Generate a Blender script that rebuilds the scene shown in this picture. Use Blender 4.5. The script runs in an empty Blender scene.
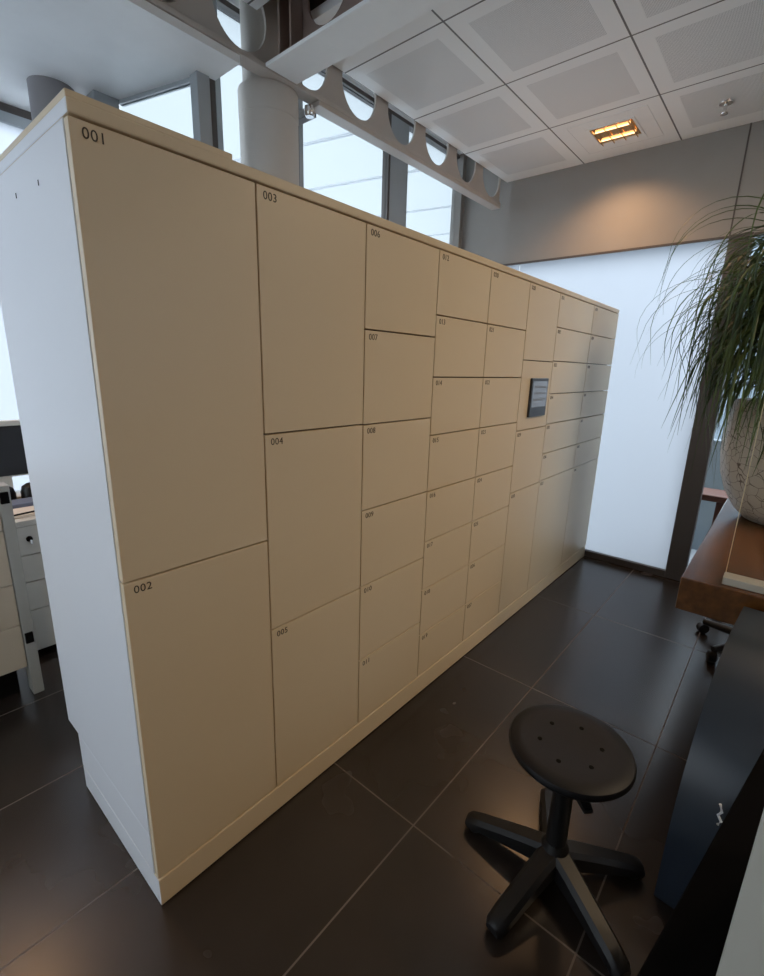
import bpy, bmesh, math, random
from mathutils import Vector, Matrix
random.seed(7)
S = bpy.context.scene
COL = S.collection
V = Vector

# ------------------------------------------------------------------ materials
def new_mat(name):
    m = bpy.data.materials.new(name); m.use_nodes = True
    nt = m.node_tree; nt.nodes.clear()
    return m, nt.nodes, nt.links

def pbr(name, col, rough=0.5, metal=0.0, var=0.06, scale=6.0, bump=0.0, spec=0.5, emit=None, coat=0.0):
    m, N, L = new_mat(name)
    o = N.new('ShaderNodeOutputMaterial'); b = N.new('ShaderNodeBsdfPrincipled')
    L.new(b.outputs[0], o.inputs[0])
    tc = N.new('ShaderNodeTexCoord'); nz = N.new('ShaderNodeTexNoise')
    nz.inputs['Scale'].default_value = scale; nz.inputs['Detail'].default_value = 4
    L.new(tc.outputs['Object'], nz.inputs['Vector'])
    mx = N.new('ShaderNodeMix'); mx.data_type = 'RGBA'
    mx.inputs['A'].default_value = (*[c * (1 - var) for c in col], 1)
    mx.inputs['B'].default_value = (*[min(1, c * (1 + var)) for c in col], 1)
    L.new(nz.outputs['Fac'], mx.inputs['Factor']); L.new(mx.outputs['Result'], b.inputs['Base Color'])
    b.inputs['Roughness'].default_value = rough; b.inputs['Metallic'].default_value = metal
    b.inputs['Specular IOR Level'].default_value = spec
    b.inputs['Coat Weight'].default_value = coat
    if bump:
        n2 = N.new('ShaderNodeTexNoise'); n2.inputs['Scale'].default_value = 220
        L.new(tc.outputs['Object'], n2.inputs['Vector'])
        bp = N.new('ShaderNodeBump'); bp.inputs['Strength'].default_value = bump; bp.inputs['Distance'].default_value = 0.002
        L.new(n2.outputs['Fac'], bp.inputs['Height']); L.new(bp.outputs[0], b.inputs['Normal'])
    if emit:
        b.inputs['Emission Color'].default_value = (*emit[0], 1); b.inputs['Emission Strength'].default_value = emit[1]
    return m

def math_node(N, L, op, a, b=None, c=None):
    n = N.new('ShaderNodeMath'); n.operation = op
    for i, x in enumerate((a, b, c)):
        if x is None: continue
        if isinstance(x, (int, float)): n.inputs[i].default_value = x
        else: L.new(x, n.inputs[i])
    return n.outputs[0]

def grid_line(N, L, coord, off, pitch, half):
    """1 on lines every `pitch`, 0 elsewhere; also returns the fraction inside the cell"""
    f = math_node(N, L, 'FRACT', math_node(N, L, 'DIVIDE', math_node(N, L, 'SUBTRACT', coord, off), pitch))
    d = math_node(N, L, 'ABSOLUTE', math_node(N, L, 'SUBTRACT', f, 0.5))
    line = math_node(N, L, 'GREATER_THAN', d, 0.5 - half / pitch)
    return line, d

def floor_mat():
    m, N, L = new_mat('dark_floor_tile')
    o = N.new('ShaderNodeOutputMaterial'); b = N.new('ShaderNodeBsdfPrincipled'); L.new(b.outputs[0], o.inputs[0])
    tc = N.new('ShaderNodeTexCoord'); sp = N.new('ShaderNodeSeparateXYZ'); L.new(tc.outputs['Object'], sp.inputs[0])
    lx, _ = grid_line(N, L, sp.outputs[0], 0.69, 0.98, 0.0026)
    ly, _ = grid_line(N, L, sp.outputs[1], -0.39, 0.553, 0.0026)
    lx = math_node(N, L, 'MULTIPLY', lx, math_node(N, L, 'GREATER_THAN', sp.outputs[0], .2))
    line = math_node(N, L, 'MAXIMUM', lx, ly)
    nz = N.new('ShaderNodeTexNoise'); nz.inputs['Scale'].default_value = 2.4; nz.inputs['Detail'].default_value = 3; nz.inputs['Roughness'].default_value = .5
    L.new(tc.outputs['Object'], nz.inputs['Vector'])
    cr = N.new('ShaderNodeValToRGB'); cr.color_ramp.elements[0].position = .05; cr.color_ramp.elements[1].position = .95
    cr.color_ramp.elements[0].color = (.013, .0102, .009, 1); cr.color_ramp.elements[1].color = (.032, .0235, .019, 1)
    L.new(nz.outputs['Fac'], cr.inputs[0])
    mx = N.new('ShaderNodeMix'); mx.data_type = 'RGBA'; L.new(line, mx.inputs['Factor'])
    L.new(cr.outputs[0], mx.inputs['A']); mx.inputs['B'].default_value = (.11, .088, .072, 1)
    L.new(mx.outputs['Result'], b.inputs['Base Color'])
    mr = N.new('ShaderNodeMapRange'); mr.inputs['To Min'].default_value = .24; mr.inputs['To Max'].default_value = .29
    L.new(nz.outputs['Fac'], mr.inputs['Value'])
    r2 = math_node(N, L, 'MAXIMUM', mr.outputs[0], math_node(N, L, 'MULTIPLY', line, .7))
    L.new(r2, b.inputs['Roughness'])
    return m

def ceiling_mat():
    m, N, L = new_mat('perforated_ceiling_tile')
    o = N.new('ShaderNodeOutputMaterial'); b = N.new('ShaderNodeBsdfPrincipled'); L.new(b.outputs[0], o.inputs[0])
    tc = N.new('ShaderNodeTexCoord'); sp = N.new('ShaderNodeSeparateXYZ'); L.new(tc.outputs['Object'], sp.inputs[0])
    xs_ = math_node(N, L, 'MAXIMUM', sp.outputs[0], 1.75)
    xs_ = math_node(N, L, 'ADD', math_node(N, L, 'MULTIPLY', math_node(N, L, 'GREATER_THAN', sp.outputs[0], 1.3), math_node(N, L, 'SUBTRACT', xs_, sp.outputs[0])), sp.outputs[0])
    lx, dx = grid_line(N, L, xs_, 1.7555, 0.622, 0.0045)
    lx = math_node(N, L, 'MULTIPLY', lx, math_node(N, L, 'LESS_THAN', sp.outputs[0], 3.45))
    ly, dy = grid_line(N, L, sp.outputs[1], 0.412, 0.64, 0.0045)
    line = math_node(N, L, 'MAXIMUM', lx, ly)
    dmax = math_node(N, L, 'MAXIMUM', dx, dy)
    sq = math_node(N, L, 'LESS_THAN', dmax, .37)
    vo = N.new('ShaderNodeTexVoronoi'); vo.voronoi_dimensions = '2D'; vo.inputs['Scale'].default_value = 190; vo.inputs['Randomness'].default_value = 0
    L.new(tc.outputs['Object'], vo.inputs['Vector'])
    hole = math_node(N, L, 'LESS_THAN', vo.outputs['Distance'], .33)
    perf = math_node(N, L, 'MULTIPLY', sq, hole)
    m1 = N.new('ShaderNodeMix'); m1.data_type = 'RGBA'; L.new(perf, m1.inputs['Factor'])
    m1.inputs['A'].default_value = (.86, .88, .88, 1); m1.inputs['B'].default_value = (.42, .44, .45, 1)
    m2 = N.new('ShaderNodeMix'); m2.data_type = 'RGBA'; L.new(line, m2.inputs['Factor'])
    L.new(m1.outputs['Result'], m2.inputs['A']); m2.inputs['B'].default_value = (.12, .12, .12, 1)
    L.new(m2.outputs['Result'], b.inputs['Base Color']); b.inputs['Roughness'].default_value = .55
    return m

def glass_mat(name='clear_glass', tint=(.95, .98, .98), refl=.12):
    m, N, L = new_mat(name)
    o = N.new('ShaderNodeOutputMaterial'); t = N.new('ShaderNodeBsdfTransparent'); g = N.new('ShaderNodeBsdfGlossy')
    t.inputs[0].default_value = (*tint, 1); g.inputs['Roughness'].default_value = .02
    lw = N.new('ShaderNodeLayerWeight'); lw.inputs[0].default_value = refl
    mx = N.new('ShaderNodeMixShader'); L.new(lw.outputs['Fresnel'], mx.inputs[0]); L.new(t.outputs[0], mx.inputs[1]); L.new(g.outputs[0], mx.inputs[2])
    L.new(mx.outputs[0], o.inputs[0])
    return m

def frost_mat(name, col, gloss=.05):
    m, N, L = new_mat(name)
    o = N.new('ShaderNodeOutputMaterial'); t = N.new('ShaderNodeBsdfTranslucent'); g = N.new('ShaderNodeBsdfGlossy')
    tc = N.new('ShaderNodeTexCoord'); nz = N.new('ShaderNodeTexNoise'); nz.inputs['Scale'].default_value = 1.2
    L.new(tc.outputs['Object'], nz.inputs['Vector'])
    mc = N.new('ShaderNodeMix'); mc.data_type = 'RGBA'; L.new(nz.outputs['Fac'], mc.inputs['Factor'])
    mc.inputs['A'].default_value = (*[c * .97 for c in col], 1); mc.inputs['B'].default_value = (*col, 1)
    L.new(mc.outputs['Result'], t.inputs[0]); g.inputs['Roughness'].default_value = .25
    mx = N.new('ShaderNodeMixShader'); mx.inputs[0].default_value = gloss
    L.new(t.outputs[0], mx.inputs[1]); L.new(g.outputs[0], mx.inputs[2]); L.new(mx.outputs[0], o.inputs[0])
    return m

def wood_mat():
    m, N, L = new_mat('oiled_wood')
    o = N.new('ShaderNodeOutputMaterial'); b = N.new('ShaderNodeBsdfPrincipled'); L.new(b.outputs[0], o.inputs[0])
    tc = N.new('ShaderNodeTexCoord'); mp = N.new('ShaderNodeMapping'); mp.inputs['Scale'].default_value = (1.2, 14, 14)
    L.new(tc.outputs['Object'], mp.inputs[0])
    nz = N.new('ShaderNodeTexNoise'); nz.inputs['Scale'].default_value = 2.2; nz.inputs['Detail'].default_value = 8
    L.new(mp.outputs[0], nz.inputs['Vector'])
    cr = N.new('ShaderNodeValToRGB'); cr.color_ramp.elements[0].position = .3; cr.color_ramp.elements[1].position = .7
    cr.color_ramp.elements[0].color = (.06, .023, .006, 1); cr.color_ramp.elements[1].color = (.115, .047, .012, 1)
    L.new(nz.outputs['Fac'], cr.inputs[0]); L.new(cr.outputs[0], b.inputs['Base Color'])
    b.inputs['Roughness'].default_value = .24
    return m

def crackle_mat():
    m, N, L = new_mat('crackle_glaze')
    o = N.new('ShaderNodeOutputMaterial'); b = N.new('ShaderNodeBsdfPrincipled'); L.new(b.outputs[0], o.inputs[0])
    tc = N.new('ShaderNodeTexCoord')
    nz = N.new('ShaderNodeTexNoise'); nz.inputs['Scale'].default_value = 9
    L.new(tc.outputs['Object'], nz.inputs['Vector'])
    mv = N.new('ShaderNodeMix'); mv.data_type = 'RGBA'; mv.inputs['Factor'].default_value = .06
    L.new(tc.outputs['Object'], mv.inputs['A']); L.new(nz.outputs['Color'], mv.inputs['B'])
    vo = N.new('ShaderNodeTexVoronoi'); vo.feature = 'DISTANCE_TO_EDGE'; vo.inputs['Scale'].default_value = 21
    L.new(mv.outputs['Result'], vo.inputs['Vector'])
    cr = N.new('ShaderNodeValToRGB'); cr.color_ramp.elements[0].position = .01; cr.color_ramp.elements[1].position = .03
    cr.color_ramp.elements[0].color = (.11, .09, .08, 1); cr.color_ramp.elements[1].color = (.55, .53, .5, 1)
    L.new(vo.outputs['Distance'], cr.inputs[0]); L.new(cr.outputs[0], b.inputs['Base Color'])
    b.inputs['Roughness'].default_value = .4
    return m

def leaf_mat():
    m, N, L = new_mat('grass_leaf')
    o = N.new('ShaderNodeOutputMaterial'); b = N.new('ShaderNodeBsdfPrincipled'); t = N.new('ShaderNodeBsdfTranslucent')
    tc = N.new('ShaderNodeTexCoord'); nz = N.new('ShaderNodeTexNoise'); nz.inputs['Scale'].default_value = 5
    L.new(tc.outputs['Object'], nz.inputs['Vector'])
    cr = N.new('ShaderNodeValToRGB'); cr.color_ramp.elements[0].position = .35; cr.color_ramp.elements[1].position = .72
    cr.color_ramp.elements[0].color = (.026, .058, .02, 1); cr.color_ramp.elements[1].color = (.095, .15, .04, 1)
    L.new(nz.outputs['Fac'], cr.inputs[0]); L.new(cr.outputs[0], b.inputs['Base Color']); L.new(cr.outputs[0], t.inputs[0])
    b.inputs['Roughness'].default_value = .4
    mx = N.new('ShaderNodeMixShader'); mx.inputs[0].default_value = .25
    L.new(b.outputs[0], mx.inputs[1]); L.new(t.outputs[0], mx.inputs[2]); L.new(mx.outputs[0], o.inputs[0])
    return m

M = dict(
    floor=floor_mat(), ceil=ceiling_mat(), glass=glass_mat(), acryl=glass_mat('acrylic', (.97, .98, .96), .1),
    frost=frost_mat('etched_glass', (.5, .535, .575)), wood=wood_mat(), crackle=crackle_mat(), leaf=leaf_mat(),
    wall=pbr('greige_wall_paint', (.255, .24, .225), .6), white=pbr('white_plaster', (.86, .88, .88), .6),
    steel=pbr('warm_grey_beam_paint', (.50, .46, .42), .42), steel_shade=pbr('shaded_beam_paint', (.26, .19, .165), .45),  # second beam paint: same paint with slot shade put into its brown
    void=pbr('dark_void', (.06, .05, .047), .9),
    door=pbr('warm_lit_laminate', (.68, .565, .395), .42, var=.02, scale=2),  # white laminate with warm lamp light put into its cream tint
    side=pbr('white_laminate', (.74, .76, .8), .42, var=.02, scale=2),
    carc=pbr('carcass', (.16, .12, .08), .8), ink=pbr('number_print', (.06, .045, .03), .6),  # carcass darkened to deepen the shade in the door gaps
    hole=pbr('screw_hole', (.006, .006, .006), .9, spec=.1),
    black=pbr('black_polyurethane', (.006, .0062, .0075), .5, bump=.1, spec=.28), blackm=pbr('black_nylon', (.008, .0078, .0085), .45, spec=.35),
    blackdesk=pbr('matt_black_laminate', (.003, .0028, .003), .9, spec=.04), bluecab=pbr('blue_black_lacquer', (.016, .023, .034), .34, coat=.1),
    frame=pbr('dark_bronze_frame', (.075, .062, .055), .4), alu=pbr('grey_aluminium', (.36, .39, .41), .4, .15),
    chrome=pbr('chrome', (.75, .75, .75), .12, 1.0), col=pbr('column_paint', (.52, .49, .455), .5), col_shade=pbr('shaded_column_paint', (.25, .24, .25), .5),  # grey column paint has the shading put into its colour
    desk=pbr('white_desk_laminate', (.66, .65, .6), .4), cream=pbr('cream_furniture', (.6, .515, .39), .45),
    palecream=pbr('pale_grey_cream', (.4, .4, .36), .5), screen=pbr('dark_screen', (.008, .009, .012), .18),
    terminal=pbr('terminal_case', (.03, .035, .042), .3), display=pbr('lit_display', (.16, .19, .23), .2, emit=((.55, .65, .8), .1)),
    displaylow=pbr('lit_display_band', (.2, .23, .28), .2), paper=pbr('paper', (.78, .7, .6), .7), folder=pbr('blue_grey_folder', (.17, .21, .3), .6),
    soil=pbr('soil', (.04, .028, .02), .9), bark=pbr('bark', (.16, .12, .08), .85, var=.35, scale=30),
    gold=pbr('gold_reflector', (.9, .62, .34), .2, 1.0), lamp=pbr('warm_lamp', (1, .8, .55), .5, emit=((1, .6, .3), 1.7)),
    ground=pbr('outside_paving', (.3, .33, .36), .8), outwall=pbr('blue_grey_render', (.21, .26, .3), .8), bench=pbr('red_brown_bench', (.11, .032, .016), .5),
    canopy=frost_mat('canopy_glass', (.49, .51, .52), .02), joint=pbr('canopy_joint', (.75, .77, .8), .5),
    cable=pbr('white_cable', (.7, .72, .74), .4), edge=pbr('acrylic_edge', (.62, .55, .36), .3),
)

# ------------------------------------------------------------------ mesh helpers
def box(bm, x0, x1, y0, y1, z0, z1, bev=0.0, mi=0, seg=2):
    vs = [bm.verts.new((x, y, z)) for z in (z0, z1) for y in (y0, y1) for x in (x0, x1)]
    idx = [(0, 2, 3, 1), (4, 5, 7, 6), (0, 1, 5, 4), (2, 6, 7, 3), (0, 4, 6, 2), (1, 3, 7, 5)]
    fs = [bm.faces.new([vs[i] for i in f]) for f in idx]
    for f in fs: f.material_index = mi
    if bev:
        es = list({e for f in fs for e in f.edges})
        bmesh.ops.bevel(bm, geom=es, offset=bev, segments=seg, affect='EDGES', profile=.5)
    return vs

def B(*a, bev=0.0, seg=2):
    bm = bmesh.new(); box(bm, *a, bev=bev, seg=seg); return bm

def prism(bm, poly, z0, z1, mi=0):
    a = [bm.verts.new((x, y, z0)) for x, y in poly]; b = [bm.verts.new((x, y, z1)) for x, y in poly]
    n = len(poly); bm.faces.new(a[::-1]); bm.faces.new(b)
    for i in range(n): bm.faces.new((a[i], a[(i + 1) % n], b[(i + 1) % n], b[i]))

def lathe(bm, c, prof, n=48, cap=True):
    rings = []
    for r, z in prof:
        rings.append([bm.verts.new((c[0] + r * math.cos(2 * math.pi * k / n), c[1] + r * math.sin(2 * math.pi * k / n), c[2] + z)) for k in range(n)])
    for a, b in zip(rings, rings[1:]):
        for k in range(n): bm.faces.new((a[k], a[(k + 1) % n], b[(k + 1) % n], b[k]))
    if cap: bm.faces.new(rings[0][::-1]); bm.faces.new(rings[-1])

def tube(bm, pts, rad, n=12):
    pts = [V(q) for q in pts]; rad = rad if isinstance(rad, (list, tuple)) else [rad] * len(pts)
    rings = []
    for i, q in enumerate(pts):
        t = (pts[min(i + 1, len(pts) - 1)] - pts[max(i - 1, 0)]).normalized()
        u = t.cross(V((0, 0, 1)));  u = u if u.length > .05 else t.cross(V((1, 0, 0)))
        u.normalize(); w = t.cross(u)
        rings.append([bm.verts.new(q + rad[i] * (math.cos(2 * math.pi * k / n) * u + math.sin(2 * math.pi * k / n) * w)) for k in range(n)])
    for a, b in zip(rings, rings[1:]):
        for k in range(n): bm.faces.new((a[k], a[(k + 1) % n], b[(k + 1) % n], b[k]))
    bm.faces.new(rings[0][::-1]); bm.faces.new(rings[-1])

def loft(bm, secs):
    """secs: list of closed rings of points"""
    R = [[bm.verts.new(q) for q in s] for s in secs]; n = len(R[0])
    for a, b in zip(R, R[1:]):
        for k in range(n): bm.faces.new((a[k], a[(k + 1) % n], b[(k + 1) % n], b[k]))
    bm.faces.new(R[0][::-1]); bm.faces.new(R[-1])

def link(name, bm, mats, parent=None, root=None, smooth=False):
    off = root.location if root is not None else V((0, 0, 0))
    bmesh.ops.recalc_face_normals(bm, faces=bm.faces)
    if off.length: bmesh.ops.translate(bm, verts=bm.verts, vec=-off)
    me = bpy.data.meshes.new(name); bm.to_mesh(me); bm.free()
    for m in (mats if isinstance(mats, (list, tuple)) else [mats]): me.materials.append(m)
    if smooth:
        me.shade_smooth()
        try: me.set_sharp_from_angle(angle=math.radians(38))
        except Exception: pass
    o = bpy.data.objects.new(name, me); COL.objects.link(o)
    if parent is not None: o.parent = parent
    return o

def thing(name, label, cat, loc=(0, 0, 0), group=None, kind=None):
    o = bpy.data.objects.new(name, None); COL.objects.link(o); o.location = loc
    o.empty_display_size = .1
    o['label'] = label; o['category'] = cat
    if group: o['group'] = group
    if kind: o['kind'] = kind
    return o

def tag(o, label, cat, group=None):
    o['label'] = label; o['category'] = cat
    if group: o['group'] = group
    return o

def struct(name, bm, mats, parent=None, root=None, smooth=False):
    o = link(name, bm, mats, parent, root, smooth)
    if parent is None: o['kind'] = 'structure'
    return o

def single(name, bm, mat, label, cat, group=None, smooth=False, base=None):
    """a thing that is one mesh, its origin at its base"""
    vs = [v.co for v in bm.verts]
    b = V(base) if base else V(((min(v.x for v in vs) + max(v.x for v in vs)) / 2, (min(v.y for v in vs) + max(v.y for v in vs)) / 2, min(v.z for v in vs)))
    bmesh.ops.translate(bm, verts=bm.verts, vec=-b)
    o = link(name, bm, mat, smooth=smooth); o.location = b
    return tag(o, label, cat, group)

# ------------------------------------------------------------------ room shell
XF = 3.68          # far glazed wall
ZC = 3.07          # ceiling
XL, YB = -3.4, -4.0
YW = 1.5           # clerestory window plane behind the lockers
YR = 2.33          # window plane of the rear left bay
struct('floor', B(XL - .2, XF + .12, YB - .2, YR + .1, -.12, 0), M['floor'])
# ceilings: tiled field over the lockers' front, another beyond the beam slot
cb = bmesh.new()
box(cb, 1.38, XF, YB, 1.05, ZC, ZC + .04)
box(cb, XL, 1.18, YB, 1.03, ZC, ZC + .04)
struct('ceiling', cb, M['ceil'])
cb = bmesh.new()
box(cb, XL - .2, XF + .12, YB - .2, YW + .1, 3.65, 3.75); box(cb, XL - .2, .9, YW + .1, YR + .1, 3.65, 3.75)
box(cb, 1.16, 1.178, YB, 1.0, ZC + .04, 3.65)
box(cb, 1.42, 1.44, YB, 1.0, ZC + .04, 3.65)
struct('ceiling_void', cb, M['void'])
# rear bay soffit (white)
sb = bmesh.new()
prism(sb, [(XL, 1.035), (1.085, 1.035), (1.085, 1.245), (1.03, 1.25), (.905, 1.82), (.76, 1.96), (.64, YR), (XL, YR)], 2.83, 2.862)
box(sb, 1.12, XF, 1.16, YW, 3.365, 3.4)
struct('ceiling_soffit', sb, M['white'])
# walls
wb = bmesh.new()
box(wb, XF, XF + .12, YB, 1.46, 2.43, 3.65)
box(wb, XF, XF + .12, YB, -1.9, 0, 2.43)
struct('wall_far', wb, M['wall'])
struct('trim_1', B(XF - .003, XF, -.609, -.6, 2.43, ZC), M['frame'])
wb = bmesh.new()
box(wb, XL, XF, YB - .12, YB, 0, 1.3); box(wb, XL, XF, YB - .12, YB, 2.6, 3.65)
box(wb, XL, -.2, YB - .12, YB, 1.3, 2.6); box(wb, 2.8, XF, YB - .12, YB, 1.3, 2.6)
struct('wall_back', wb, M['wall'])
wb = bmesh.new()
box(wb, XL - .12, XL, YB, YR, 0, .75); box(wb, XL - .12, XL, YB, YR, 2.75, 3.65)
box(wb, XL - .12, XL, YB, -.4, .75, 2.75); box(wb, XL - .12, XL, 1.9, YR, .75, 2.75)
struct('wall_left', wb, M['white'])
wb = bmesh.new()
box(wb, .985, XF, YW, YW + .1, 3.36, 3.65)
box(wb, XL, .66, YR, YR + .1, 2.83, 3.65)
prism(wb, [(.985, 1.25), (1.02, 1.26), (.68, YR), (.64, YR)], 2.862, 3.65)
prism(wb, [(.985, 1.245), (1.02, 1.245), (1.02, 1.5), (.985, 1.5)], 2.862, 3.65)
box(wb, .56, .745, 2.06, 2.1, 0, 2.83)
struct('wall_rear', wb, M['white'])

def pane(name, bm, parent, mat=None): return link(name, bm, mat or M['glass'], parent)

# window 1: clerestory glazing behind the lockers
w = bpy.data.objects.new('window_1', None); COL.objects.link(w); w['kind'] = 'structure'
fb = bmesh.new(); box(fb, 1.22, XF, YW, YW + .06, 3.335, 3.36); box(fb, 1.22, XF, YW, YW + .06, 0, .06)
link('window_frame', fb, M['frame'], w)
mull = [(1.22, 1.275), (1.785, 1.84), (2.665, 2.90), (3.65, 3.68)]
for a, b in mull:
    q = link('mullion', B(a + .022, b, YW - .002, YW + .06, .06, 3.335, bev=.002), M['alu'], w)
    link('gasket', B(a, a + .0215, YW, YW + .06, .06, 3.335), M['frame'], q)
for (a, b), (c, d) in zip(mull, mull[1:]):
    pane('pane', B(b, c, YW + .02, YW + .03, .06, 3.335), w)
rb_ = bmesh.new(); prism(rb_, [(1.05, 1.29), (1.222, 1.5), (1.222, 1.51), (1.044, 1.298)], .0, 3.36); pane('return_pane', rb_, w)
# window 2: splayed glazing under the soffit
w = bpy.data.objects.new('window_2', None); COL.objects.link(w); w['kind'] = 'structure'
P0, P1 = V((1.0, 1.3)), V((.865, 1.807)); du = (P1 - P0).normalized(); dn = V((du.y, -du.x))
def strip(t0, t1, d0, d1, z0, z1):
    L_ = (P1 - P0).length
    q = [P0 + du * t0 * L_ + dn * d0, P0 + du * t1 * L_ + dn * d0, P0 + du * t1 * L_ + dn * d1, P0 + du * t0 * L_ + dn * d1]
    b = bmesh.new(); prism(b, [(a.x, a.y) for a in q], z0, z1); return b
link('head_rail', strip(0, 1, .0, .03, 2.812, 2.83), M['alu'], w)
pane('pane', strip(0, 1, .01, .02, .05, 2.812), w)
link('bottom_rail', strip(0, 1, -.01, .04, 0, .05), M['frame'], w)
pp = link('post', B(.985, 1.05, 1.235, 1.3, 0, 2.83, bev=.003), M['alu'], w)
link('gasket', B(1.05, 1.068, 1.25, 1.3, 0, 2.83), M['frame'], pp)
link('post', B(.745, .865, 1.80, 1.9, 0, 2.83, bev=.003), M['alu'], w)
# window 3: rear bay windows
w = bpy.data.objects.new('window_3', None); COL.objects.link(w); w['kind'] = 'structure'
fb = bmesh.new()
box(fb, XL, .66, YR, YR + .05, 2.79, 2.83); box(fb, XL, .66, YR, YR + .05, 0, .05)
for x in (-3.37, -2.2, -1.2, -.25, .63): box(fb, x - .025, x + .025, YR, YR + .05, .05, 2.74)
link('window_frame', fb, M['frame'], w)
link('head_board', B(XL, .66, YR, YR + .06, 2.74, 2.79), M['alu'], w)
eb = bmesh.new(); box(eb, XL, .66, YR + .02, YR + .03, .05, 2.74, mi=1)
for f in eb.faces:
    if f.calc_center_median().y < YR + .021: f.material_index = 0
link('etched_pane', eb, [M['frost'], M['glass']], w)
# window 4: side window behind the viewer
w = bpy.data.objects.new('window_4', None); COL.objects.link(w); w['kind'] = 'structure'
fb = bmesh.new()
for a in ((-.4, -.35), (.75, .8), (1.85, 1.9)): box(fb, XL - .08, XL - .02, a[0], a[1], .75, 2.75)
box(fb, XL - .08, XL - .02, -.35, 1.85, .75, .8); box(fb, XL - .08, XL - .02, -.35, 1.85, 2.7, 2.75)
link('window_frame', fb, M['frame'], w)
pane('pane', B(XL - .055, XL - .045, -.35, 1.85, .8, 2.7), w)
# added unseen window behind the viewer: etched glazing brightening ceiling and lockers
w = bpy.data.objects.new('added_window', None); COL.objects.link(w); w['kind'] = 'structure'
fb = bmesh.new()
for x in (-.2, 1.28, 2.75): box(fb, x, x + .05, YB - .07, YB - .01, 1.35, 2.55)
box(fb, -.2, 2.8, YB - .07, YB - .01, 1.3, 1.35); box(fb, -.2, 2.8, YB - .07, YB - .01, 2.55, 2.6)
link('window_frame', fb, M['frame'], w)
eb = bmesh.new(); box(eb, -.15, 2.75, YB - .05, YB - .04, 1.35, 2.55, mi=1)
for f in eb.faces:
    if f.calc_center_median().y > YB - .041: f.material_index = 0
link('etched_pane', eb, [M['frost'], M['glass']], w)
# window 5: etched glass partition at the far end
w = bpy.data.objects.new('window_5', None); COL.objects.link(w); w['kind'] = 'structure'
fb = bmesh.new(); box(fb, XF - .03, XF + .05, -.605, 1.46, 0, .055, bev=.004); box(fb, XF - .03, XF + .05, -1.9, -.735, 0, .055, bev=.004)
link('bottom_rail', fb, M['frame'], w)
link('post', B(XF - .03, XF + .07, -.735, -.605, 0, 2.43, bev=.005), M['frame'], w)
link('head_rail', B(XF - .005, XF + .05, -1.9, 1.46, 2.415, 2.43), M['frame'], w)
def etched(y0, y1):
    b = bmesh.new(); box(b, XF + .005, XF + .015, y0, y1, .055, 2.415, mi=1)
    for f in b.faces:
        if f.calc_center_median().x < XF + .006: f.material_index = 0
    return b
link('etched_pane', etched(-.605, .86), [M['frost'], M['glass']], w)
link('etched_pane', etched(.866, 1.46), [M['frost'], M['glass']], w)
pane('clear_pane', B(XF + .005, XF + .015, -1.9, -.735, .055, 2.415), w)
struct('trim_2', B(XF - .05, XF + .08, 1.46, 1.56, 0, 3.65), M['wall'])

# ------------------------------------------------------------------ castellated beams and columns
def castellated(bm, axis, pos, t, z0, z1, s0, s1, centres, r, zc, rx=None):
    """web plate with round openings; axis 0: runs along x at y=pos, axis 1: along y at x=pos"""
    rx = rx or r; n = 32
    cells = []
    cs = sorted(centres); edges = [s0] + [(a + b) / 2 for a, b in zip(cs, cs[1:])] + [s1]
    for side in (-t / 2, t / 2):
        for c, a, b in zip(cs, edges, edges[1:]):
            inner, outer = [], []
            for k in range(n):
                an = 2 * math.pi * k / n; ca, sa = math.cos(an), math.sin(an)
                inner.append((c + rx * ca, zc + r * sa))
                tx = ((b - c) if ca > 0 else (a - c)) / ca if abs(ca) > 1e-6 else 1e9
                tz = ((z1 - zc) if sa > 0 else (z0 - zc)) / sa if abs(sa) > 1e-6 else 1e9
                tt = min(abs(tx), abs(tz)); outer.append((c + tt * ca, zc + tt * sa))
            def mk(p2):
                return bm.verts.new((p2[0], pos + side, p2[1]) if axis == 0 else (pos + side, p2[0], p2[1]))
            vi = [mk(q) for q in inner]; vo = [mk(q) for q in outer]
            for k in range(n):
                try: bm.faces.new((vi[k], vi[(k + 1) % n], vo[(k + 1) % n], vo[k]))
                except ValueError: pass
                # fill the corner wedge
                p, q = outer[k], outer[(k + 1) % n]
                if abs(p[0] - q[0]) > 1e-5 and abs(p[1] - q[1]) > 1e-5:
                    cx = b if (p[0] + q[0]) / 2 > c else a; cz = z1 if (p[1] + q[1]) / 2 > zc else z0
                    bm.faces.new((vo[k], vo[(k + 1) % n], mk((cx, cz))))
            cells.append((inner, side))
    half = len(cs)
    for i in range(half):
        inner = cells[i][0]
        def mk2(p2, s): return bm.verts.new((p2[0], pos + s, p2[1]) if axis == 0 else (pos + s, p2[0], p2[1]))
        ra = [mk2(q, -t / 2) for q in inner]; rb = [mk2(q, t / 2) for q in inner]
        for k in range(n): bm.faces.new((ra[k], ra[(k + 1) % n], rb[(k + 1) % n], rb[k]))

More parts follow.
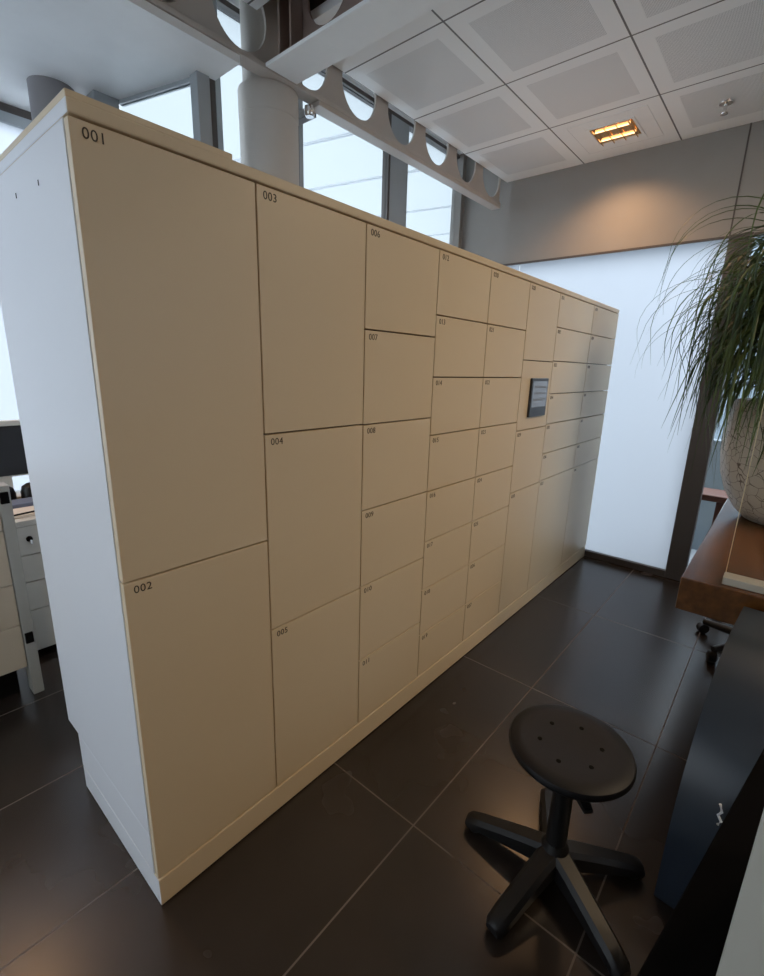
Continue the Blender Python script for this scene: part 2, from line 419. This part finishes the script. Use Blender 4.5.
bt = thing('steel_beam', 'pale castellated steel beam with round openings running above the lockers', 'beam', (.2, 1.07, 2.79), kind='structure')
wbm = bmesh.new()
castellated(wbm, 0, 1.07, .014, 2.886, 3.26, XL, 3.6, [1.89 + .388 * k for k in range(-13, 5)], .15, 3.057, .14)
link('web', wbm, M['steel'], bt, bt)
link('bottom_flange', B(XL, 3.57, 1.03, 1.11, 2.866, 2.888, bev=.003), M['steel'], bt, bt)
link('top_flange', B(XL, 3.6, 1.04, 1.16, 3.26, 3.28), M['steel'], bt, bt)
link('bottom_chord', B(1.552, 3.57, 1.03, 1.11, 2.842, 2.8655, bev=.003), M['steel'], bt, bt)
link('stub_bracket', B(1.556, 1.606, 1.112, 1.495, 2.825, 2.865, bev=.003), M['frame'], bt, bt)
bt = thing('steel_beam', 'castellated steel beam, coloured brown as in shade, crossing the ceiling above the column, with a white bottom flange', 'beam', (1.31, -1.4, 2.87), kind='structure')
wbm = bmesh.new()
castellated(wbm, 1, 1.31, .014, 2.885, 3.3, YB, 1.0, [.70 - .388 * k for k in range(12)], .135, 3.095, .13)
link('web', wbm, M['steel_shade'], bt, bt)
link('bottom_flange', B(1.215, 1.40, YB, 1.025, 2.87, 2.886, bev=.003), M['white'], bt, bt)
link('top_flange', B(1.25, 1.37, YB, 1.0, 3.3, 3.32), M['steel_shade'], bt, bt)
for y in (.86, .94): link('stiffener', B(1.235, 1.302, y, y + .012, 2.887, 3.299), M['steel_shade'], bt, bt)

c = thing('column', 'thick pale round column rising behind the numbered lockers', 'column', (1.362, 1.205, 0), kind='structure')
cbm = bmesh.new(); lathe(cbm, (1.362, 1.205, 0), [(.15, 0), (.15, 2.745)], 56); link('shaft', cbm, M['col'], c, c, True)
cbm = bmesh.new(); lathe(cbm, (1.362, 1.212, 2.866), [(.122, 0), (.122, .496)], 48); link('upper_shaft', cbm, M['col'], c, c, True)
cbm = bmesh.new(); lathe(cbm, (1.362, 1.205, 2.746), [(.1505, 0), (.1515, .006), (.1515, .113), (.15, .119)], 56); link('collar', cbm, M['col'], c, c, True)
fx = bmesh.new(); lathe(fx, (0, 0, 0), [(.022, 0), (.028, .01), (.028, .045)], 20)
bmesh.ops.transform(fx, matrix=Matrix.Translation((1.535, 1.085, 2.797)), verts=fx.verts)
single('ceiling_spotlight', fx, M['chrome'], 'tiny chrome spotlight under the beam beside the pale column', 'light', smooth=True)
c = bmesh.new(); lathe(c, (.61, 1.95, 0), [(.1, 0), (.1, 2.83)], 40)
c = single('column', c, M['col_shade'], 'round column, coloured dark grey as in shade, under the white soffit behind the locker end', 'column', smooth=True); c['kind'] = 'structure'

# ------------------------------------------------------------------ outside
struct('ground_outside', B(XL - 12, 20, -14, 16, -.3, -.14), M['ground'])
cn = thing('glass_canopy', 'white translucent canopy outside above the windows', 'canopy', (4, 4.2, 3.45))
link('canopy_sheet', B(1.1, 12, YW + .15, 7.5, 3.45, 3.46), [M['canopy']], cn, cn)
for x, y in ((3.66, 3.0), (4.86, 2.83), (2.61, 3.44), (6.0, 2.8)):
    jb = B(-.009, .009, 1.75 - y, 7.0 - y, 3.43, 3.449)
    bmesh.ops.transform(jb, matrix=Matrix.Translation((x, y, 0)) @ Matrix.Rotation(math.radians(12.5), 4, 'Z'), verts=jb.verts)
    link('joint_bar', jb, M['joint'], cn, cn)
single('building', B(9.0, 9.4, -6, -.15, -.15, 4.2), M['outwall'], 'added blue-grey wall outside, dimming the view through the clear glass', 'building')  # added to dim the bright sky behind the clear pane
single('added_low_wall', B(5.0, 5.15, -3.2, -.45, -.14, .95), M['outwall'], 'added low grey wall outside, hiding bright ground behind the red-brown bench', 'wall')  # added to cover the over-bright paving behind the bench
bn = thing('bench', 'red-brown bench outside the clear glass beside the pot', 'bench', (4.25, -1.25, -.14))
link('seat', B(4.1, 4.4, -1.85, -.66, .56, .61, bev=.006), M['bench'], bn, bn)
for y in (-1.7, -.85):
    link('leg', B(4.14, 4.18, y, y + .05, -.14, .56), M['bench'], bn, bn); link('leg', B(4.32, 4.36, y, y + .05, -.14, .56), M['bench'], bn, bn)

# ------------------------------------------------------------------ the locker bank
LX, LH, LD = 3.645, 2.0, .70
lk = thing('locker_bank', 'long bank of numbered parcel lockers, white fronts tinted as lamplit, standing on the dark floor', 'locker', (LX / 2, LD / 2, 0))
link('carcass', B(.02, LX - .02, .031, LD - .02, .10, 1.975), M['carc'], lk, lk)
for x in (0, LX - .02):
    o = link('side_panel', B(x, x + .02, .028, LD, .235, 1.972, bev=.0015), M['side'], lk, lk)
    if x == 0:
        o['label'] = 'white end panel with two small holes'
        for y, z in ((.212, 1.893), (.387, 1.9)):
            link('screw_hole', B(-.0008, .0, y, y + .004, z, z + .011), M['hole'], o, lk)
    link('side_panel_foot', B(x, x + .02, .028, .60, .10, .2345, bev=.0015), M['side'], lk, lk)
link('back_panel', B(.02, LX - .02, LD - .019, LD, .235, 1.975), M['side'], lk, lk)
def end_white(bm, name):  # ends stay white, fronts carry the warm light in their tint
    for f in bm.faces:
        c_ = f.calc_center_median()
        f.material_index = 1 if (c_.x < .0015 or c_.x > LX - .0015) else 0
    return link(name, bm, [M['door'], M['side']], lk, lk)
end_white(B(0, LX, 0, .60, .004, .098, bev=.003), 'plinth')
link('plinth_gasket', B(.01, LX - .01, .012, .59, 0, .004), M['carc'], lk, lk)
end_white(B(0, LX, 0, LD, 1.9725, 2.0, bev=.004), 'top_cap')

def number(txt, x, z, h, parent):
    cu = bpy.data.curves.new('locker_number', 'FONT'); cu.body = txt; cu.size = h / .70; cu.extrude = .0004
    cu.space_character = 1.08
    t = bpy.data.objects.new('tmp_text', cu); COL.objects.link(t)
    bpy.context.view_layer.update()
    me = bpy.data.meshes.new_from_object(t.evaluated_get(bpy.context.evaluated_depsgraph_get()))
    bpy.data.objects.remove(t)
    me.transform(Matrix.Translation(V((x, -.0005, z)) - lk.location) @ Matrix.Rotation(math.radians(90), 4, 'X'))
    me.materials.clear(); me.materials.append(M['ink']); me.name = 'locker_number'
    o = bpy.data.objects.new('locker_number', me); COL.objects.link(o); o.parent = parent

def door(x0, x1, z0, z1, num):
    g = .0025
    b = B(x0 + (g if x0 > 0 else .0), x1 - g, 0, .021, z0 + g, z1 - g, bev=.0012)
    o = link('locker_door', b, M['door'], lk, lk)
    if num:
        o['label'] = 'locker door numbered ' + num
        number(num, x0 + .021, z1 - .032, .0195, o)
    return o

T, Bt = 1.97, .103
P = .41
cols = [
    (0, P, [T, 1.018, Bt]),
    (P, 2 * P, [T, 1.336, .715, Bt]),
    (2 * P, 3 * P, [T, 1.651, 1.334, 1.02, .717, .397, Bt]),
    (3 * P, 4 * P, [T, 1.735, 1.497, 1.26, 1.018, .787, .555, .325, Bt]),
    (4 * P, 5 * P, [T, 1.735, 1.497, 1.26, 1.018, .787, .555, .325, Bt]),
    (5 * P, 6 * P, [T, 1.588]), 
    (5 * P, 6 * P, [1.21, .857, Bt]),
    (6 * P, 3.07, [T, 1.784, 1.594, 1.402, 1.22, 1.035, .862, Bt]),
    (3.07, LX, [T, 1.784, 1.594, 1.402, 1.22, 1.035, .862, Bt]),
]
k = 0
for x0, x1, zs in cols:
    for a, b in zip(zs, zs[1:]):
        k += 1; door(x0, x1, b, a, '%03d' % k)
cp = link('control_panel', B(5 * P + .0025, 6 * P - .0025, 0, .021, 1.21 + .0025, 1.588 - .0025, bev=.0012), M['door'], lk, lk)
cp['label'] = 'white locker panel, tinted as lamplit, holding the dark touch screen'
tm = link('touch_screen', B(2.165, 2.395, -.014, -.0002, 1.28, 1.495, bev=.004), M['terminal'], cp, lk)
link('display', B(2.182, 2.378, -.0152, -.0141, 1.335, 1.478), M['display'], tm, lk)
for z in (1.37, 1.405, 1.44): link('display_row', B(2.2, 2.36, -.0158, -.0153, z, z + .012), M['displaylow'], tm, lk)
single('shelf_board', B(.002, .352, .006, .62, 2.0005, 2.014, bev=.002), M['door'], 'thin board, tinted as lamplit, lying on top of the near locker end', 'board')

# ------------------------------------------------------------------ swivel stool
cx, cy = .851, -.81
st = thing('swivel_stool', 'black round swivel stool on a five-legged star base in front of the lockers', 'stool', (cx, cy, 0))
b = bmesh.new()
prof = [(.0, .452), (.06, .452), (.13, .455), (.163, .462), (.171, .472), (.172, .48), (.168, .489), (.158, .494), (.13, .4945), (.09, .491), (.045, .488), (.004, .487)]
lathe(b, (cx, cy, 0), prof[1:], 64)
seat = link('seat', b, M['black'], st, st, True)
for k in range(6):
    an = math.radians(-2 + 60 * k); hb = bmesh.new()
    lathe(hb, (cx + .085 * math.cos(an), cy + .085 * math.sin(an), .4906), [(.0065, 0), (.0065, .0012)], 16)
    link('vent_hole', hb, M['hole'], seat, st)
b = bmesh.new(); lathe(b, (cx, cy, 0), [(.075, .43), (.075, .452)], 32); link('seat_plate', b, M['blackm'], st, st)
b = bmesh.new(); lathe(b, (cx, cy, 0), [(.019, .3), (.019, .43)], 24); link('gas_lift', b, M['blackm'], st, st, True)
b = bmesh.new(); lathe(b, (cx, cy, 0), [(.031, .1), (.028, .38), (.03, .385), (.03, .395), (.022, .4)], 28); link('column_cover', b, M['blackm'], st, st, True)
b = bmesh.new(); lathe(b, (cx, cy, 0), [(.05, .045), (.056, .06), (.054, .09), (.036, .125), (.032, .14)], 32); link('hub', b, M['blackm'], st, st, True)
b = bmesh.new()
d = V((math.cos(math.radians(-134)), math.sin(math.radians(-134)), 0)); n_ = V((-d.y, d.x, 0)); C0 = V((cx, cy, .415))
tube(b, [C0 + d * .02, C0 + d * .07 + V((0, 0, -.004)), C0 + d * .1 + V((0, 0, -.012))], [.006, .006, .006], 10)
for s0, s1, hw, z0, z1 in ((.07, .128, .017, .386, .404),):
    loft(b, [[C0 + d * s0 + n_ * sgn * hw + V((0, 0, z - .41)) for sgn, z in ((-1, z0), (1, z0), (1, z1), (-1, z1))],
             [C0 + d * s1 + n_ * sgn * hw * .7 + V((0, 0, z - .416)) for sgn, z in ((-1, z0), (1, z0), (1, z1 - .006), (-1, z1 - .006))]])
link('height_lever', b, M['blackm'], st, st, True)
for k in range(5):
    an = math.radians(24 + 72 * k); d = V((math.cos(an), math.sin(an), 0)); n_ = V((-d.y, d.x, 0)); C0 = V((cx, cy, 0))
    b = bmesh.new(); secs = []
    for s, hw, zt, zb in ((.03, .033, .118, .052), (.09, .0315, .104, .046), (.17, .03, .082, .036), (.24, .029, .062, .024), (.275, .027, .05, .018), (.287, .02, .04, .018)):
        r_ = .012
        secs.append([C0 + d * s + n_ * y + V((0, 0, z)) for y, z in ((-hw, zb), (hw, zb), (hw, zt - r_), (hw - r_, zt), (-hw + r_, zt), (-hw, zt - r_))])
    loft(b, secs); lg = link('leg', b, M['blackm'], st, st, True)
    b = bmesh.new(); c0 = C0 + d * .258; lathe(b, (c0.x, c0.y, 0), [(.018, 0), (.02, .004), (.02, .014), (.008, .018), (.008, .03)], 20)
    link('glide', b, M['blackm'], lg, st, True)

# ------------------------------------------------------------------ table, pot plant and screen on the right
tb = thing('wooden_table', 'thick brown wooden table carrying the crackled plant pot', 'table', (2.5, -1.5, 0))
link('tabletop', B(1.73, 3.42, -2.1, -.905, .612, .75, bev=.004), M['wood'], tb, tb)
for x, y in ((1.79, -1.13), (3.25, -1.0), (1.79, -2.0), (3.25, -2.0)):
    link('leg', B(x - .03, x + .03, y - .03, y + .03, 0, .612, bev=.003), M['frame'], tb, tb)

px_, py_ = 3.0, -1.21
pl = thing('potted_palm', 'grass-leaved palm in a white crackled pot on the wooden table', 'potted plant', (px_, py_, .75))
b = bmesh.new()
lathe(b, (px_, py_, .75), [(.17, 0), (.2, .006), (.255, .06), (.31, .15), (.345, .25), (.362, .36), (.366, .47), (.36, .57), (.348, .64), (.338, .662), (.322, .665), (.315, .65), (.325, .6), (.325, .56)], 72)
link('pot', b, M['crackle'], pl, pl, True)
b = bmesh.new(); lathe(b, (px_, py_, 1.312), [(.32, 0), (.15, .02), (.02, .025)], 40); link('soil', b, M['soil'], pl, pl, True)
crowns = [(V((px_ - .1, py_ + .11, 2.06)), 360, .86), (V((px_ - .18, py_ + .2, 1.8)), 280, .78), (V((px_ + .12, py_ + .02, 1.95)), 190, .82), (V((px_ - .15, py_ + .06, 1.6)), 220, .6)]
for cpos, _, _ in crowns:
    b = bmesh.new(); s = V((px_ + (cpos.x - px_) * .4, py_ + (cpos.y - py_) * .4, 1.33))
    tube(b, [s, s.lerp(cpos, .3) + V((.01, -.01, 0)), s.lerp(cpos, .7), cpos], [.055, .038, .032, .036], 14); link('trunk', b, M['bark'], pl, pl, True)
fb = bmesh.new()
def leaf(bm, base, az, el, length, width, droop, curl):
    n = 18; p_ = base.copy(); ds = length / n; ang = el; a = az; prev = None; lim = -random.uniform(1.25, 2.0)
    for i in range(n + 1):
        t = i / n
        d = V((math.cos(ang) * math.cos(a), math.cos(ang) * math.sin(a), math.sin(ang)))
        side = V((-math.sin(a), math.cos(a), 0)); up = side.cross(d)
        wv = width * min(1, .55 + 2 * t) * (1 - t ** 2.2) + .0006
        row = [bm.verts.new(p_ - side * wv - up * wv * -.35), bm.verts.new(p_ ), bm.verts.new(p_ + side * wv + up * wv * .35)]
        if prev:
            bm.faces.new((prev[0], prev[1], row[1], row[0])); bm.faces.new((prev[1], prev[2], row[2], row[1]))
        prev = row; p_ = p_ + d * ds
        if p_.x > 3.62: p_.x = 3.62 - random.random() * .02
        if p_.y > -.2: p_.y = -.2
        rr = math.hypot(p_.x - px_, p_.y - py_)
        if p_.z < 1.5 and rr < .395 and rr > .001:
            f_ = .395 / rr; p_.x = px_ + (p_.x - px_) * f_; p_.y = py_ + (p_.y - py_) * f_
        if p_.z < .8: p_.z = .8
        ang = max(lim, ang - droop * ds * (.6 + 1.7 * t)); a += curl * ds
for cpos, cnt, ln in crowns:
    for i in range(cnt):
        az = random.uniform(0, 2 * math.pi); el = random.uniform(-.1, 1.45)
        leaf(fb, cpos + V((random.uniform(-.03, .03), random.uniform(-.03, .03), random.uniform(-.07, .02))), az, el,
             ln * random.uniform(.6, 1.12), random.uniform(.0055, .011), random.uniform(2.4, 6.0), random.uniform(-1.8, 1.8))
# long loose blades that arch out towards the lockers
for az, el, ln, dr in ((1.9, .95, 1.35, 2.3), (2.2, 1.1, 1.5, 2.3), (1.6, 1.15, 1.45, 2.4), (2.5, .8, 1.3, 2.1), (2.1, .6, 1.2, 1.9), (1.75, .4, 1.15, 1.8), (2.7, 1.2, 1.4, 2.5), (2.35, .9, 1.45, 2.0), (2.9, .7, 1.2, 2.2)):
    ln *= .8; leaf(fb, crowns[0][0], az, el, ln, .0065, dr, random.uniform(-.3, .3))
    leaf(fb, crowns[1][0], az + .15, el * .8, ln * .9, .006, dr, random.uniform(-.3, .3))
for i in range(46):
    leaf(fb, crowns[(1, 0, 3)[i % 3]][0], random.uniform(1.5, 3.1), random.uniform(.1, 1.1), random.uniform(.75, 1.08), .0062, random.uniform(2.6, 4.6), random.uniform(-1.6, 1.6))
link('foliage', fb, M['leaf'], pl, pl, True)

sc = thing('acrylic_screen', 'clear acrylic screen in a pale rail at the wooden table edge', 'screen', (1.85, -1.5, .75))
link('base_rail', B(1.765, 1.835, -2.0, -1.035, .7505, .781, bev=.003), M['palecream'], sc, sc)
link('foot_strip', B(1.8355, 1.848, -2.0, -1.04, .7505, .776), M['hole'], sc, sc)
link('sheet', B(1.837, 1.843, -2.0, -1.04, .7765, 1.55), M['acryl'], sc, sc)
link('sheet_edge', B(1.8365, 1.8435, -1.0395, -1.037, .7765, 1.55), M['edge'], sc, sc)

ch = thing('swivel_chair', 'dark swivel chair with casters pushed under the wooden table', 'chair', (2.79, -1.22, 0))
hx, hy = 2.79, -1.22
b = bmesh.new(); lathe(b, (hx, hy, 0), [(.03, .08), (.05, .1), (.03, .13), (.025, .42)], 24); link('column', b, M['blackm'], ch, ch, True)
b = bmesh.new(); lathe(b, (hx, hy, 0), [(.18, .42), (.22, .435), (.22, .47), (.19, .49)], 40); link('seat', b, M['black'], ch, ch, True)
for k in range(5):
    an = math.radians(68 + 72 * k); e = V((hx + .29 * math.cos(an), hy + .29 * math.sin(an), .075))
    b = bmesh.new(); tube(b, [(hx, hy, .1), (hx + .15 * math.cos(an), hy + .15 * math.sin(an), .09), e], [.03, .025, .018], 10); lg = link('leg', b, M['blackm'], ch, ch, True)
    b = bmesh.new(); lathe(b, (0, 0, -.022), [(.02, 0), (.03, .004), (.03, .04), (.02, .044)], 24)
    bmesh.ops.transform(b, matrix=Matrix.Translation((e.x, e.y, .0305)) @ Matrix.Rotation(an + 1.0, 4, 'Z') @ Matrix.Rotation(math.pi / 2, 4, 'X'), verts=b.verts)
    link('caster', b, M['blackm'], lg, ch, True)

# blue-black cabinet with a rounded top edge, in front of the table
b = bmesh.new(); prof = [(1.0, 0)]
for k in range(25):
    a = math.pi - k * math.pi / 48; prof.append((1.46 + .46 * math.cos(a), .2 + .52 * math.sin(a)))
prof += [(1.69, .72), (1.69, 0)]
ring = lambda y: [V((x, y, z)) for x, z in prof]
loft(b, [ring(-1.085), ring(-1.9)])
bmesh.ops.transform(b, matrix=Matrix.Translation((1.0, -1.085, 0)) @ Matrix.Rotation(math.radians(-4), 4, 'Z') @ Matrix.Translation((-1.0, 1.085, 0)) @ Matrix.Translation((0, .016, 0)), verts=b.verts)
bmesh.ops.scale(b, vec=(.985, 1, 1), space=Matrix.Translation((-1.0, 0, 0)), verts=b.verts)
single('rounded_cabinet', b, M['bluecab'], 'glossy blue-black cabinet with rounded front edge below the wooden table', 'cabinet', smooth=True)
b = bmesh.new()
tube(b, [(.985, -1.165, .43), (.983, -1.172, .41), (.985, -1.166, .395), (.984, -1.175, .38), (.986, -1.17, .365)], .0035, 8)
single('cable', b, M['cable'], 'short white cable end hanging on the blue-black cabinet front', 'cable', smooth=True)
# matt black desk close to the viewer
dk = thing('black_desk', 'matt black desk at the lower right in front of the rounded cabinet', 'desk', (.5, -1.5, 0))
def rot10(bm):
    bmesh.ops.transform(bm, matrix=Matrix.Translation((.227, -1.098, 0)) @ Matrix.Rotation(math.radians(-9.8), 4, 'Z'), verts=bm.verts); return bm
link('desktop', rot10(B(-.12, .68, -.7, 0, .695, .72, bev=.003)), M['blackdesk'], dk, dk)
for x in (-.1, .62): link('leg_panel', rot10(B(x, x + .03, -.68, -.02, 0, .695)), M['blackdesk'], dk, dk)
link('modesty_panel', rot10(B(-.07, .62, -.66, -.64, .2, .695)), M['blackdesk'], dk, dk)
cbx = thing('desktop_cabinet', 'pale cream cabinet standing on the black desk at the lower right edge', 'cabinet', (.35, -1.35, .72))
def rotc(bm):
    bmesh.ops.transform(bm, matrix=Matrix.Translation((.2, -1.171, 0)) @ Matrix.Rotation(math.radians(-9.8), 4, 'Z'), verts=bm.verts); return bm
link('body', rotc(B(.0101, .36, -.31, 0, .721, 1.16, bev=.004)), M['palecream'], cbx, cbx)
link('front_panel', rotc(B(0, .01, -.31, 0, .721, 1.16, bev=.002)), M['palecream'], cbx, cbx)

# ------------------------------------------------------------------ rear left work area
ds = thing('white_desk', 'white office desk under the rear windows beyond the locker end', 'desk', (.6, 2.0, 0))
link('desktop', B(.075, .455, 1.64, 2.28, .722, .75, bev=.002), M['desk'], ds, ds)
for y in (1.7, 2.22): link('leg', B(.425, .45, y, y + .04, 0, .722), M['alu'], ds, ds)
pd = thing('drawer_pedestal', 'white drawer pedestal with a lock under the white desk', 'drawer unit', (.3, 1.9, 0))
link('body', B(.08, .42, 1.67, 2.2, .03, .72), M['desk'], pd, pd)
link('base', B(.1, .40, 1.70, 2.18, 0, .03), M['hole'], pd, pd)
for k, (z0, z1) in enumerate(((.57, .717), (.427, .565), (.272, .422), (.04, .267))):
    dr = link('drawer', B(.082, .418, 1.65, 1.67, z0, z1, bev=.002), M['desk'], pd, pd)
    if k == 0:
        b = bmesh.new(); lathe(b, (0, 0, 0), [(.014, 0), (.014, .008), (.009, .01)], 20)
        bmesh.ops.transform(b, matrix=Matrix.Translation((.16, 1.65, .652)) @ Matrix.Rotation(math.pi / 2, 4, 'X'), verts=b.verts)
        lo = link('lock', b, M['hole'], dr, pd, True); link('key', B(.158, .166, 1.625, 1.64, .63, .652), M['chrome'], lo, pd)
cc = thing('drawer_cabinet', 'cream drawer cabinet with white end panel at the left picture edge', 'cabinet', (-.3, 1.55, 0))
link('body', B(-.62, -.004, 1.352, 1.62, .15, 1.0), M['cream'], cc, cc)
link('plinth', B(-.6, -.02, 1.40, 1.6, 0, .15), M['hole'], cc, cc)
for z0, z1 in ((.812, .995), (.562, .808), (.364, .558), (.152, .36)):
    link('drawer', B(-.618, .012, 1.33, 1.352, z0, z1, bev=.002), M['cream'], cc, cc)
ep = link('end_panel', B(.016, .058, 1.325, 1.40, .0, 1.005, bev=.003), M['palecream'], cc, cc); ep['label'] = 'white upright end panel with black fittings'
for z in (.27, .93): link('hinge', B(.02, .05, 1.312, 1.3245, z, z + .05, bev=.002), M['hole'], ep, cc)
mo = thing('monitor', 'black computer monitor with pale top edge on the white desk', 'monitor', (.3, 2.15, .75))
link('screen', B(-.02, .44, 2.175, 2.19, .875, 1.155, bev=.003), M['screen'], mo, mo)
link('casing', B(-.03, .45, 2.1905, 2.22, .865, 1.185, bev=.005), M['desk'], mo, mo)
link('top_edge', B(-.03, .45, 2.17, 2.19, 1.157, 1.185, bev=.002), M['desk'], mo, mo)
link('stand_neck', B(.18, .24, 2.221, 2.24, .77, 1.0), M['desk'], mo, mo)
link('stand_foot', B(.06, .36, 2.1, 2.26, .7505, .768, bev=.006), M['desk'], mo, mo)
def mouse(x, y):
    b = bmesh.new(); bmesh.ops.create_uvsphere(b, u_segments=24, v_segments=14, radius=1)
    for v in list(b.verts): v.co.z = max(v.co.z, -.35)
    bmesh.ops.transform(b, matrix=Matrix.Translation((x, y, .7515 + .035 * .6)) @ Matrix.Diagonal((.05, .034, .06, 1)), verts=b.verts)
    return b
mlab = ['left black rounded speaker in front of the monitor', 'right black rounded speaker in front of the monitor beside the locker end']
for (x, y), lb in zip(((.165, 2.06), (.285, 2.05)), mlab):
    o = bmesh.new(); lathe(o, (x, y, .7505), [(.045, 0), (.05, .006), (.05, .05), (.042, .08), (.02, .095), (.004, .098)], 32)
    single('desk_speaker', o, M['blackm'], lb, 'speaker', smooth=True, group='black speakers under the monitor')
single('folder', B(.13, .42, 1.87, 1.99, .7505, .78, bev=.003), M['folder'], 'blue-grey folder lying on the white desk behind the papers', 'folder')
single('paper_stack', B(.1, .36, 1.70, 1.86, .7505, .7625), M['paper'], 'stack of beige papers at the front of the white desk', 'papers')
b = bmesh.new(); tube(b, [(.12, 1.71, .767), (.25, 1.735, .767), (.262, 1.738, .767)], [.004, .004, .001], 10)
single('pen', b, M['hole'], 'dark pen lying on the beige paper stack', 'pen', smooth=True)

# ------------------------------------------------------------------ ceiling fittings
def luminaire(x0, x1, y0, y1, z, label, power):
    t = thing('ceiling_light', label, 'light', ((x0 + x1) / 2, (y0 + y1) / 2, z), 'square recessed ceiling lights')
    fb = bmesh.new(); w_ = .016
    for a in ((x0, x1, y0, y0 + w_), (x0, x1, y1 - w_, y1), (x0, x0 + w_, y0 + w_, y1 - w_), (x1 - w_, x1, y0 + w_, y1 - w_)): box(fb, *a, z - .006, z + .001)
    link('trim_ring', fb, M['white'], t, t)
    pb = bmesh.new(); g_ = .09
    for a in ((x0 - g_, x1 + g_, y0 - g_, y0 - .001), (x0 - g_, x1 + g_, y1 + .001, y1 + g_), (x0 - g_, x0 - .001, y0, y1), (x1 + .001, x1 + g_, y0, y1)): box(pb, *a, z - .003, z + .001)
    link('mounting_plate', pb, M['white'], t, t)
    rb = bmesh.new()
    box(rb, x0 + w_, x1 - w_, y0 + w_, y1 - w_, z - .002, z - .0006); link('reflector', rb, M['gold'], t, t)
    n = 2
    for k in range(n):
        xx = x0 + (x1 - x0) * (k + .5) / n
        tb_ = bmesh.new(); tube(tb_, [(xx, y0 + .04, z - .007), (xx, y1 - .04, z - .007)], .005, 10); link('lamp_tube', tb_, M['lamp'], t, t, True)
    for k in range(4):
        yy = y0 + (y1 - y0) * (k + .5) / 4; lb = B(x0 + w_, x1 - w_, yy - .002, yy + .002, z - .02, z - .0125); link('louvre_blade', lb, M['gold'], t, t)
    ld = bpy.data.lights.new('lamp_glow', 'AREA'); ld.shape = 'RECTANGLE'; ld.size = x1 - x0 - .04; ld.size_y = y1 - y0 - .04
    ld.energy = power; ld.color = (1.0, .57, .28) if power < 10 else (1.0, .74, .46)
    if power < 10: ld.spread = math.radians(128)
    lo = bpy.data.objects.new('lamp_glow', ld); COL.objects.link(lo); lo.location = (0, 0, -.03); lo.parent = t
    return t
luminaire(3.155, 3.435, -.06, .232, ZC, 'square golden recessed light in the tiled ceiling before the far wall', 5.2)
for (x, y, lb, pw) in ((2.35, -2.0, 'recessed ceiling light over the right side of the room behind the wooden table', 17),
                       (1.5, -2.7, 'recessed ceiling light over the floor at the right of the viewer', 20),
                       (-1.5, -2.9, 'recessed ceiling light behind the viewer on the left', 14)):
    luminaire(x - .14, x + .14, y - .14, y + .14, ZC, lb, pw)
luminaire(-.35, -.07, 1.95, 2.23, 2.83, 'recessed light in the white soffit above the rear left desks', 5)

sp = thing('ceiling_sprinkler', 'small chrome sprinkler head hanging from the tiled ceiling', 'sprinkler', (3.31, -.51, ZC))
b = bmesh.new(); lathe(b, (3.31, -.51, ZC), [(.036, .001), (.034, -.008), (.02, -.012)][::-1], 28); link('escutcheon', b, M['chrome'], sp, sp, True)
b = bmesh.new(); lathe(b, (3.31, -.51, ZC), [(.006, -.055), (.009, -.04), (.009, -.012)], 16); link('stem', b, M['chrome'], sp, sp, True)
b = bmesh.new(); lathe(b, (3.31, -.51, ZC), [(.02, -.06), (.021, -.056)], 20); link('deflector', b, M['chrome'], sp, sp)

# ------------------------------------------------------------------ sky, camera, colour
wd = bpy.data.worlds.new('overcast_sky'); S.world = wd; wd.use_nodes = True
bg = wd.node_tree.nodes['Background']; bg.inputs[0].default_value = (.86, .91, 1.0, 1); bg.inputs[1].default_value = 3.0

f_px = 470.196
R = Matrix(((0.65265668, -0.75716278, 0.02727229), (-0.17102565, -0.18229577, -0.96825538), (0.73809856, 0.62727408, -0.24847081)))
cd = bpy.data.cameras.new('camera'); cam = bpy.data.objects.new('camera', cd); COL.objects.link(cam)
cd.sensor_fit = 'HORIZONTAL'; cd.sensor_width = 36; cd.lens = 36 * f_px / 764; cd.clip_start = .02
rm = Matrix((R[0], -R[1], -R[2])).transposed().to_4x4(); rm.translation = V((-.3809, -1.1148, 1.5299))
cam.matrix_world = rm; S.camera = cam
S.view_settings.view_transform = 'Standard'; S.view_settings.look = 'None'
S.view_settings.exposure = 0.6; S.view_settings.gamma = 1; S.view_settings.use_curve_mapping = False
S.cycles.max_bounces = 10; S.cycles.diffuse_bounces = 6; S.cycles.transparent_max_bounces = 16
S.cycles.sample_clamp_indirect = 6; S.cycles.caustics_reflective = False; S.cycles.caustics_refractive = False
